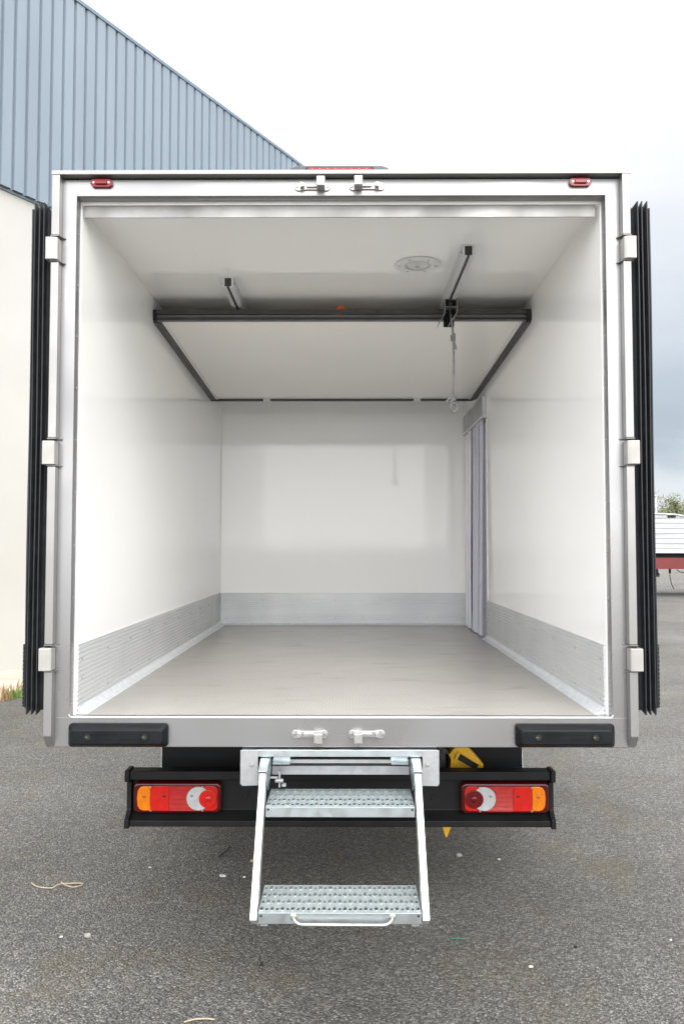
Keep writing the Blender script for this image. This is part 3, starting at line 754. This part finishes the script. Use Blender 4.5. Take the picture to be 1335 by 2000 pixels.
for sx in (-1, 1):
    for xo in (.80,):
        wv_ = obj('wheel', MB().ring((sx*xo-.11, 5.5, .34), .34, .20, .22, 'x', 40), 'tyre', T, bevel=.02)
        obj('rim', MB().cyl((sx*xo-.06, 5.5, .34), .20, .12, 'x', 32, .19), 'alu_dark', wv_)

# tail lamps
def tail(sx):
    xi, xo = .497, .862                  # inner and outer end
    cx_ = (xi+xo)/2; zc = .553; hh = .127
    def X(v): return sx*v
    y0 = 3.3875
    body = obj('tail_lamp', MB().prism([(X(x), z) for x, z in rrect(cx_-.002, zc, xo-xi, hh, .022)], 'y', y0, y0-.045), 'red_rim', T, bevel=.012, seg=4)
    yf = y0-.0445
    zb, zt = zc-.050, zc+.050
    def seg_(name, pts, m_, d=.008, bv=.002): return obj(name, MB().prism([(X(x), z) for x, z in pts], 'y', yf+.001, yf-d), m_, body, bevel=bv)
    # order from the inner end outwards: round fog lens, crescent reverse lens, ribbed red, plain red, amber
    r_in = [(xi+.0125, zt-.016), (xi+.0165, zt-.006), (xi+.028, zt), (xi+.092, zt), (xi+.092, zb), (xi+.030, zb), (xi+.0165, zb+.006), (xi+.0125, zb+.016)]
    seg_('red_lens', r_in, 'red_lens', .006)
    c = (xi+.092, zc); rr_ = .0485
    circ = lambda c, r, n=40: [(c[0]+r*math.cos(2*math.pi*i/n), c[1]+r*math.sin(2*math.pi*i/n)) for i in range(n)]
    # ribbed red from the right of the crescent
    arc = [(c[0]+(rr_+.0012)*math.cos(R(a)), c[1]+(rr_+.0012)*math.sin(R(a))) for a in range(88, -89, -8)]
    seg_('red_lens', [(xi+.0935, zt)] + [q for q in arc if abs(q[1]-zc) < .0495] + [(xi+.0935, zb), (xi+.212, zb), (xi+.212, zt)], 'red_rib', .0065)
    seg_('red_lens', [(xi+.2125, zb), (xi+.288, zb), (xi+.2905, zc), (xi+.288, zt), (xi+.2125, zt)], 'red_lens', .008)
    am = [(xi+.2885, zt), (xi+.291, zc), (xi+.2885, zb), (xi+.320, zb), (xi+.335, zb+.006), (xi+.343, zb+.020), (xi+.346, zc), (xi+.343, zt-.020), (xi+.335, zt-.006), (xi+.320, zt)]
    seg_('amber_lens', am, 'amber', .008, .004)
    seg_('reverse_lens', circ(c, rr_), 'clear_lens', .0095)
    rc = (xi+.052, zc-.001)
    seg_('fog_lens', circ(rc, .0375), 'red_deep' if sx > 0 else 'red_lens', .0115, .003)
    obj('fog_bulb', MB().ball((X(rc[0]-.002), yf-.0105, rc[1]), .014, 1, .3, 1, 2), 'red_deep' if sx > 0 else 'red_lens', body, smooth=True)
    for nm_, bx_, bz_, m_, r_ in (('reverse_bulb', xi+.118, zc+.012, 'bulb_grey', .010), ('brake_bulb', xi+.232, zc+.012, 'red_deep', .008), ('indicator_bulb', xi+.315, zc+.010, 'amber_deep', .010)):
        obj(nm_, MB().ball((X(bx_), yf-.0072, bz_), r_, 1, .35, .8, 2), m_, body, smooth=True)
    mb = MB()
    for xq in (xi+.074, xi+.287):
        for zq in (zb+.002, zt-.002): mb.cyl((X(xq), yf-.0075, zq), .0048, -.005, 'y', 12, .0035)
    obj('screw', mb, 'screw', body)
for sx in (-1, 1): tail(sx)

# fold-down entry step
ST = obj('entry_step', MB().box(-.3655, .3605, 2.984, 3.06, .815, .8405), 'galv', T, bevel=.002, label='galvanised two-tread fold-down step under the sill')
for x0, x1 in ((-.3695, -.304), (.302, .364)):
    mb = MB().prism([(x0, .8406), (x1, .8406), (x1, .712), (x0+.008, .710), (x0, .718)] if x0 < 0 else [(x0, .8406), (x1, .8406), (x1, .718), (x1-.006, .710), (x0, .711)], 'y', 2.978, 2.9835)
    obj('bracket_plate', mb, 'alu_plate', ST, bevel=.0015)
    xc = (x0+x1)/2 + (.012 if x0 < 0 else -.010)
    mb = MB().cyl((xc-.002, 2.978, .7885), .0085, -.004, 'y', 16, .007).cyl((xc-.002, 2.974, .7885), .0035, -.006, 'y', 10)
    obj('bolt', mb, 'cast', ST)
# back cross beams
mb = MB().prism([(3.085, .755), (3.085, .722), (3.090, .722), (3.090, .750), (3.115, .750), (3.115, .755)], 'x', -.262, .262); obj('cross_beam', mb, 'alu_plate', ST, bevel=.001)
mb = MB().box(-.262, .262, 3.092, 3.11, .762, .778); obj('cross_beam', mb, 'alu_dark', ST, bevel=.002)
mb = MB()
for sx in (-1, 1):
    mb.box(min(sx*.255, sx*.19), max(sx*.255, sx*.19), 3.02, 3.06, .778, .782).box(min(sx*.255, sx*.19), max(sx*.255, sx*.19), 3.056, 3.06, .7822, .812)
obj('stop_bracket', mb, 'galv', ST)
tp, bt = Vector((2.900, .783)), Vector((2.6205, .389)); dv = (bt-tp).normalized(); nv = Vector((-dv.y, dv.x)); nv = nv if nv.x > 0 else -nv
for sx in (-1, 1):
    # sleeve arm
    mb = MB()
    a0 = [(3.062, .826), (2.992, .8142), (2.897, .7865), (2.8985, .735), (2.955, .702), (3.062, .752)]
    xo_, xi_ = sx*.2945, sx*.2625
    mb.prism(a0, 'x', xo_, xo_ - sx*.0035); mb.prism(a0, 'x', xi_ + sx*.0035, xi_)
    q = [(3.062, .826), (2.992, .8142), (2.897, .7865), (2.897, .7825), (2.992, .8102), (3.062, .822)]
    mb.prism(q, 'x', xo_ - sx*.0037, xi_ + sx*.0037)
    obj('sleeve_arm', mb, 'galv', ST, bevel=.0008)
    # stringer: box section sloping outwards
    t2 = Vector((2.9045, .778)); quad = [t2, t2 + nv*.055, bt + nv*.055, bt]
    mb = MB().prism([(v.x, v.y) for v in quad], 'x', sx*.2905, sx*.2675)
    obj('stringer', mb, 'galv_bright', ST, bevel=.0022)

def tread(yfr, ybk, zt_, zb_, tabs):
    hw = .2625
    par = obj('tread', MB().box(-hw, hw, yfr, yfr+.003, zb_, zt_-.0002).box(-hw, hw, ybk-.003, ybk, zb_, zt_-.0002)
              .prism([(yfr+.0032, zb_), (ybk-.0032, zb_), (ybk-.0032, zt_-.0002), (yfr+.0032, zt_-.0002)], 'x', -hw, -hw+.003)
              .prism([(yfr+.0032, zb_), (ybk-.0032, zb_), (ybk-.0032, zt_-.0002), (yfr+.0032, zt_-.0002)], 'x', hw-.003, hw), 'galv', ST, bevel=.0012)
    b = bmesh.new(); NX, NY = 31, 4; cw = (2*hw)/NX; chh = (ybk-yfr)/NY
    for i in range(NX):
        for j in range(NY):
            cx_ = -hw + (i+.5)*cw; cy_ = yfr + (j+.5)*chh
            bigc = (i+j) % 2 == 0
            rx = .0072 if bigc else .0056; ry = .0175 if bigc else .0120; h = .0042 if bigc else .0006
            out = [(1, 0), (1, 1), (0, 1), (-1, 1), (-1, 0), (-1, -1), (0, -1), (1, -1)]
            O = [b.verts.new((cx_+ox*cw/2, cy_+oy*chh/2, zt_)) for ox, oy in out]
            I = [b.verts.new((cx_+rx*math.cos(k_*math.pi/4), cy_+ry*math.sin(k_*math.pi/4), zt_)) for k_ in range(8)]
            H = [b.verts.new((cx_+rx*.86*math.cos(k_*math.pi/4), cy_+ry*.82*math.sin(k_*math.pi/4), zt_ + h*(1 if k_ % 2 == 0 else .55))) for k_ in range(8)]
            K = [b.verts.new((cx_+rx*.80*math.cos(k_*math.pi/4), cy_+ry*.86*math.sin(k_*math.pi/4), zt_ - .0015)) for k_ in range(8)]
            for k_ in range(8):
                n2 = (k_+1) % 8
                b.faces.new((O[k_], O[n2], I[n2], I[k_])); b.faces.new((I[k_], I[n2], H[n2], H[k_])); b.faces.new((H[k_], H[n2], K[n2], K[k_]))
    bmesh.ops.remove_doubles(b, verts=b.verts[:], dist=.00005)
    # parts may only be three deep, so the grip plate sits beside its tray
    obj('grip_plate', b, 'galv_tread', ST)
    mb = MB()
    for sx in (-1, 1): mb.cyl((sx*(hw-.009), yfr-.0001, zt_-.010), .0038, -.0008, 'y', 12)
    obj('tread_hole', mb, 'dark', ST)
    if tabs:
        mb = MB()
        for sx in (-1, 1): mb.box(min(sx*(hw-.006), sx*(hw-.03)), max(sx*(hw-.006), sx*(hw-.03)), yfr+.012, yfr+.03, zb_-.012, zb_-.0003)
        mb.prism([(yfr-.0002, zb_), (yfr+.03, zb_), (yfr+.03, zb_-.012), (yfr+.004, zb_-.008)], 'x', hw+.0005, hw+.0035)
        mb.prism([(yfr-.0002, zb_), (yfr+.03, zb_), (yfr+.03, zb_-.012), (yfr+.004, zb_-.008)], 'x', -hw-.0005, -hw-.0035)
        obj('foot_tab', mb, 'alu_plate', ST)
    return par
tread(2.850, 3.060, .676, .640, False)
tread(2.620, 2.832, .4134, .378, True)
# brace straps under the lower tread and pivot bolts near the upper tread
mb = MB().box(-.25, .25, 2.735, 2.742, .392, .4085); obj('tread_strap', mb, 'galv_bright', ST)
mb = MB().box(-.232, -.226, 3.028, 3.05, .69, .75).cyl((-.245, 3.03, .715), .008, .03, 'x', 12).box(-.262, -.235, 3.02, 3.03, .725, .732).box(-.22, -.205, 3.03, 3.045, .692, .703)
obj('latch_arm', mb, 'alu_plate', ST, bevel=.001)
# pull handle on the lower tread
hx0, hx1 = -.137, .158; 
pts = [(hx0-.012, 2.621, .399), (hx0-.010, 2.610, .398), (hx0-.004, 2.603, .393), (hx0+.006, 2.600, .387), (hx0+.02, 2.599, .3855), (hx1-.02, 2.599, .3845), (hx1-.006, 2.600, .386), (hx1+.004, 2.603, .392), (hx1+.010, 2.610, .397), (hx1+.012, 2.621, .398)]
mb = MB().tube(pts, .0045, 10); obj('pull_handle', mb, 'cast', ST, smooth=True)
mb = MB()
for xq in (hx0-.012, hx1+.012): mb.ball((xq, 2.6195, .401), .011, 1, .35, 1.1, 2)
obj('weld_blob', mb, 'cast', ST, smooth=True)

# ------------------------------------------------------------------ rope hanging from the bracket
ROPE = empty('pull_rope', (.5735, 4.078, 2.283)); tag(ROPE, 'grey pull rope with two knots and a loop hanging from the trolley bracket', 'rope')
rx, ry = .5735, 4.078
mb = MB()
pts = [(rx-.008, ry+.022, 2.80), (rx-.006, ry+.01, 2.76), (rx-.002, ry, 2.72), (rx+.001, ry, 2.68), (rx+.003, ry, 2.60), (rx+.003, ry, 2.50), (rx+.0015, ry, 2.42), (rx, ry, 2.365)]
mb.tube(pts, .0058, 8)
obj('cord', mb, 'rope', ROPE, smooth=True)
def knot(c, r, turns, h):
    pts = []
    for i in range(turns*14+1):
        a = 2*math.pi*i/14; pts.append((c[0]+r*math.cos(a), c[1]+r*math.sin(a)*.8, c[2] - h/2 + h*i/(turns*14) + .35*r*math.cos(a+.6)))
    return pts
mb = MB().tube(knot((rx, ry, 2.673), .0088, 3, .028), .0056, 8).tube([(rx+.002, ry-.008, 2.662), (rx+.006, ry-.010, 2.645), (rx+.012, ry-.008, 2.622), (rx+.014, ry-.008, 2.610)], .0052, 8)
obj('knot', mb, 'rope', ROPE, smooth=True)
mb = MB().tube(knot((rx-.001, ry, 2.352), .0115, 3, .036), .0060, 8).tube([(rx-.008, ry-.008, 2.362), (rx-.022, ry-.012, 2.356), (rx-.034, ry-.012, 2.340), (rx-.038, ry-.012, 2.334)], .0054, 8)
obj('knot', mb, 'rope', ROPE, smooth=True)
mb = MB().tube([(rx+.004+.0155*math.sin(2*math.pi*i/24), ry, 2.311+.024*math.cos(2*math.pi*i/24)) for i in range(24)], .0054, 8, closed=True)
obj('loop', mb, 'rope', ROPE, smooth=True)

# ------------------------------------------------------------------ yellow wheel chock stowed behind the bumper
WC = empty('wheel_chock', (.5, 3.52, .338)); tag(WC, 'yellow plastic wheel chock stowed upright behind the black bumper', 'wheel chock')
y0, y1 = 3.50, 3.585
mb = MB().prism([(.4594, .7005), (.470, .692), (.5039, .7400), (.535, .7400), (.6165, .6481), (.6074, .6174), (.4708, .3729), (.4555, .3381), (.4502, .3381), (.4377, .3794), (.4748, .6698)], 'y', y0, y1)
obj('wedge', mb, 'yellow', WC, bevel=.004)
win = [(.514, .699), (.5955, .6502), (.5754, .6283), (.4995, .6742)]
mb = MB().prism(win, 'y', y0-.0005, y0-.003); obj('recess', mb, 'dark', WC)
def off(p, k):
    cx_ = sum(q[0] for q in win)/4; cz_ = sum(q[1] for q in win)/4
    return (cx_+(p[0]-cx_)*k, cz_+(p[1]-cz_)*k)
mb = MB()
for i in range(4):
    a, b_ = win[i], win[(i+1) % 4]; mb.prism([a, b_, off(b_, 1.25), off(a, 1.25)], 'y', y0+.0005, y0-.014)
obj('rim', mb, 'yellow', WC)
mb = MB().cyl((.45, 3.52, .700), .012, .06, 'y', 12).box(.425, .455, 3.53, 3.58, .60, .84); obj('holder', mb, 'gasket', WC)

# ------------------------------------------------------------------ parked trailer in the distance
TR = empty('flatbed_trailer', (11, 26, 0)); tag(TR, 'distant flatbed trailer with worn white dropsides and red chassis', 'trailer')
mb = MB(); z0, z1 = 1.545, 2.54
pr = [(26.06, z0)]
st = (z1-z0)/6
for i in range(6):
    z = z0+i*st; pr += [(26.0, z+.01), (26.0, z+st*.78), (26.025, z+st*.84), (26.025, z+st*.98)]
pr += [(26.0, z1), (26.06, z1)]
mb.prism(pr, 'x', 4.0, 17.5); obj('side_panel', mb, 'trailer_side', TR)
mb = MB().box(4.0, 17.5, 28.4, 28.45, z0, z1).box(4.0, 4.06, 26.062, 28.398, z0, z1).box(17.44, 17.5, 26.062, 28.398, z0, z1); obj('far_side_panel', mb, 'trailer_side', TR)
mb = MB().box(3.98, 17.52, 25.99, 28.46, 1.395, 1.54); obj('deck', mb, 'alu_dark', TR, bevel=.01)
mb = MB().box(4.1, 17.4, 26.3, 28.2, 1.255, 1.392); obj('deck_gap_shade', mb, 'dark', TR)  # dark block paints in the shaded gap between deck and beams
mb = MB().box(4.1, 17.4, 26.12, 26.28, .88, 1.25).box(4.1, 17.4, 28.1, 28.26, .88, 1.25); obj('chassis_beam', mb, 'red_paint', TR)
mb = MB().cyl((10.0, 26.5, .62), .2, .5, 'y', 16).box(9.95, 10.28, 26.3, 27.0, .70, .87).box(10.2, 10.32, 26.3, 26.6, .62, .74); obj('brake_chamber', mb, 'dark', TR)
mb = MB().tube([(10.66, 26.3, .88), (10.66, 26.3, .62), (10.70, 26.3, .40), (10.78, 26.3, .22)], .012, 6).box(10.63, 10.69, 26.28, 26.33, .74, .88); obj('hanging_cable', mb, 'dark', TR)
mb = MB().tube([(10.9+.05*i, 26.35, .86-.10*math.sin(i/8*math.pi)) for i in range(9)], .012, 6); obj('air_hose', mb, 'dark', TR)
for x in (6.6, 7.9, 12.7, 14.0):
    for y in (26.3, 27.4):
        wv_ = obj('wheel', MB().ring((x, y-.15, .5), .5, .28, .32, 'y', 36), 'tyre', TR, bevel=.03)
        obj('rim', MB().cyl((x, y-.08, .5), .28, .2, 'y', 28), 'alu_dark', wv_)
# pale tarpaulin hump over the load
mb = MB(); prof = [(8.6, 2.60), (9.4, 2.72), (10.0, 2.745), (10.35, 2.735), (10.7, 2.715), (11.0, 2.70), (11.35, 2.635), (11.7, 2.615), (12.6, 2.61), (14, 2.60)]
A = [mb.b.verts.new((x, 26.5, z)) for x, z in prof]; B = [mb.b.verts.new((x, 28.3, z+.03)) for x, z in prof]; C_ = [mb.b.verts.new((x, 26.5, z-.03)) for x, z in prof]
for i in range(len(prof)-1):
    mb.b.faces.new((A[i], A[i+1], B[i+1], B[i])); mb.b.faces.new((C_[i], C_[i+1], A[i+1], A[i]))
obj('tarpaulin', mb, 'white_paint', TR)
mb = MB().prism([(q[0], q[1]-.033) for q in prof] + [(14, 2.45), (8.6, 2.45)], 'y', 26.56, 28.25); obj('load', mb, 'alu_plate', TR)
mb = MB().box(10.72, 10.98, 26.53, 26.558, 2.575, 2.655); obj('ratchet', mb, 'dark', TR)

# street lamp
SL = empty('street_lamp', (23.35, 60, 0)); tag(SL, 'slim pale street lamp in front of the distant trees', 'street lamp')
obj('pole', MB().cyl((23.35, 60, 0), .045, 5.45, 'z', 12, .03), 'lamp_post', SL, smooth=True)
obj('lamp_head', MB().box(22.95, 23.42, 59.92, 60.08, 5.44, 5.5), 'lamp_post', SL, bevel=.03)

# trees
def tree(x, y, h, rad, m_, label, seed, trunk_h):
    rnd = random.Random(seed); t_ = empty('tree', (x, y, 0)); tag(t_, label, 'tree', 'trees beyond the trailer')
    mb = MB().tube([(x, y, 0), (x+.1, y, h*.3), (x-.05, y+.1, h*.55), (x+.05, y, h*.8)], [.22, .18, .12, .04], 8)
    for i in range(7):
        a = i*2.4; z = h*(.25+.07*i); l_ = rad*.8
        mb.tube([(x, y, z), (x+l_*.5*math.cos(a), y+l_*.5*math.sin(a), z+h*.1), (x+l_*math.cos(a), y+l_*math.sin(a), z+h*.17)], [.08, .05, .02], 6)
    obj('trunk', mb, 'bark', t_, smooth=True)
    b = bmesh.new()
    clumps = []
    for i in range(46):
        a = rnd.uniform(0, 6.28); rr_ = rad*math.sqrt(rnd.random()); z = rnd.uniform(trunk_h, h*.96)
        k_ = 1 - abs((z-h*.55)/(h*.55))**2.2; rr_ *= max(.25, k_)
        clumps.append((Vector((x+rr_*math.cos(a), y+rr_*math.sin(a), z)), rnd.uniform(.35, .85)))
    for c, r in clumps:
        for _ in range(75):
            d = Vector((rnd.gauss(0, 1), rnd.gauss(0, 1), rnd.gauss(0, .8))).normalized()*r*rnd.random()**.4
            q = c+d; s_ = rnd.uniform(.07, .15)
            u = Vector((rnd.gauss(0, 1), rnd.gauss(0, 1), rnd.gauss(0, 1))).normalized(); v = u.orthogonal().normalized()
            b.faces.new([b.verts.new(q+u*s_), b.verts.new(q+v*s_*.6), b.verts.new(q-u*s_), b.verts.new(q-v*s_*.6)])
    obj('crown', b, m_, t_, recalc=False)
tree(29.6, 82, 6.4, 2.0, 'leaf_green', 'green tree mostly hidden by the open right rear door', 1, 1.0)
tree(32.4, 80, 7.1, 1.9, 'leaf_yellow', 'yellowing tree beside the slim street lamp', 2, .8)
tree(34.1, 83, 5.9, 1.9, 'leaf_green', 'dull green lower tree right of the yellowing tree', 3, .5)
tree(36.0, 79, 7.2, 1.9, 'leaf_yellow', 'pale yellow-green tree cut off by the right edge of the photo', 4, .8)
tree(31.2, 86, 5.9, 2.3, 'leaf_olive', 'olive tree standing behind the yellowing tree', 5, .5)

# ------------------------------------------------------------------ litter on the asphalt
GL = 'litter on the asphalt'
def curve_thing(name, pts, r, m_, label, cat):
    # smooth polyline
    P_ = [Vector(q) for q in pts]; out = []
    for i in range(len(P_)-1):
        p0, p1, p2, p3 = P_[max(i-1, 0)], P_[i], P_[i+1], P_[min(i+2, len(P_)-1)]
        for k_ in range(6):
            t_ = k_/6; out.append(.5*((2*p1)+(-p0+p2)*t_+(2*p0-5*p1+4*p2-p3)*t_*t_+(-p0+3*p1-3*p2+p3)*t_**3))
    out.append(P_[-1])
    return tag(obj(name, MB().tube(out, r, 6), m_, smooth=True), label, cat, GL)
z = .006
curve_thing('twine', [(-1.463, 3.83, z), (-1.42, 3.79, z), (-1.35, 3.775, z), (-1.325, 3.80, z+.006), (-1.285, 3.825, z), (-1.225, 3.826, z), (-1.222, 3.80, z), (-1.25, 3.775, z+.004), (-1.29, 3.79, z+.008), (-1.315, 3.81, z+.012)], .0030, 'twine', 'looped straw-coloured twine lying on the asphalt left of the step', 'twine')
curve_thing('twine', [(-.52, 2.73, z), (-.49, 2.745, z), (-.45, 2.75, z), (-.42, 2.745, z)], .0028, 'twine', 'short piece of pale twine at the bottom edge of the picture', 'twine')
curve_thing('string', [(.44, 3.305, z), (.47, 3.307, z), (.50, 3.303, z)], .0022, 'green_string', 'small green string on the asphalt right of the lower tread', 'string')
curve_thing('twig', [(-.63, 4.15, z), (-.60, 4.20, z+.01), (-.595, 4.29, z)], .004, 'dark', 'thin black twig under the bumper left of the step', 'twig')
def chip(x, y, s_, m_, label, cat, seed, th=.004, name='scrap'):
    rnd = random.Random(seed); n_ = 7; b = bmesh.new()
    ring_ = []
    for i in range(n_):
        a = 2*math.pi*i/n_ + rnd.uniform(-.3, .3); r = s_*.68*rnd.uniform(.5, 1)
        ring_.append((x+r*math.cos(a)*1.4, y+r*math.sin(a)))
    A = [b.verts.new((p_[0], p_[1], .002)) for p_ in ring_]; B = [b.verts.new((x+(p_[0]-x)*.85, y+(p_[1]-y)*.85, .002+th*rnd.uniform(.6, 1.6))) for p_ in ring_]
    b.faces.new(A[::-1]); b.faces.new(B)
    for i in range(n_): b.faces.new((A[i], A[(i+1) % n_], B[(i+1) % n_], B[i]))
    return tag(obj(name, b, m_), label, cat, GL)
chip(-.5745, 3.917, .020, 'paper', 'crumbled white paper scrap just left of the left stringer', 'scrap', 1, .006)
chip(-.470, 3.905, .009, 'paper', 'tiny white speck right beside the crumbled paper scrap', 'scrap', 2)
chip(-.95, 4.02, .012, 'paper', 'thin white flake below the left tail lamp', 'scrap', 3)
chip(-1.03, 3.32, .022, 'pebble', 'pale flat stone in the lower left foreground', 'stone', 4, .008, 'stone')
chip(-1.14, 3.315, .010, 'paper', 'small white fleck left of the pale flat stone', 'scrap', 5)
chip(.7195, 3.093, .011, 'paper', 'bright white paper flake in the lower right foreground', 'scrap', 6)
chip(.80, 4.13, .014, 'paper', 'white chip on the asphalt below the right tail lamp', 'scrap', 7)
chip(.60, 4.18, .020, 'pebble', 'grey pebble below the right end of the bumper', 'stone', 8, .012, 'stone')
chip(-.0188, 4.16, .018, 'leafbrown', 'red-brown dead leaf in the shade under the step', 'leaf', 9, .003, 'leaf')
chip(-.455, 4.10, .016, 'leaftan', 'tan crumpled leaf beside the left stringer', 'leaf', 10, .010, 'leaf')
chip(1.16, 5.05, .020, 'leafbrown', 'rust-red leaf beside the right end of the under panel', 'leaf', 11, .004, 'leaf')
chip(-.30, 3.10, .010, 'dark', 'black pebble in the foreground left of centre', 'stone', 12, .008, 'stone')
chip(1.33, 3.30, .009, 'paper', 'tiny white chip far right on the asphalt', 'scrap', 13)
chip(.93, 3.24, .009, 'dark', 'dark pebble in the right foreground', 'stone', 14, .006, 'stone')
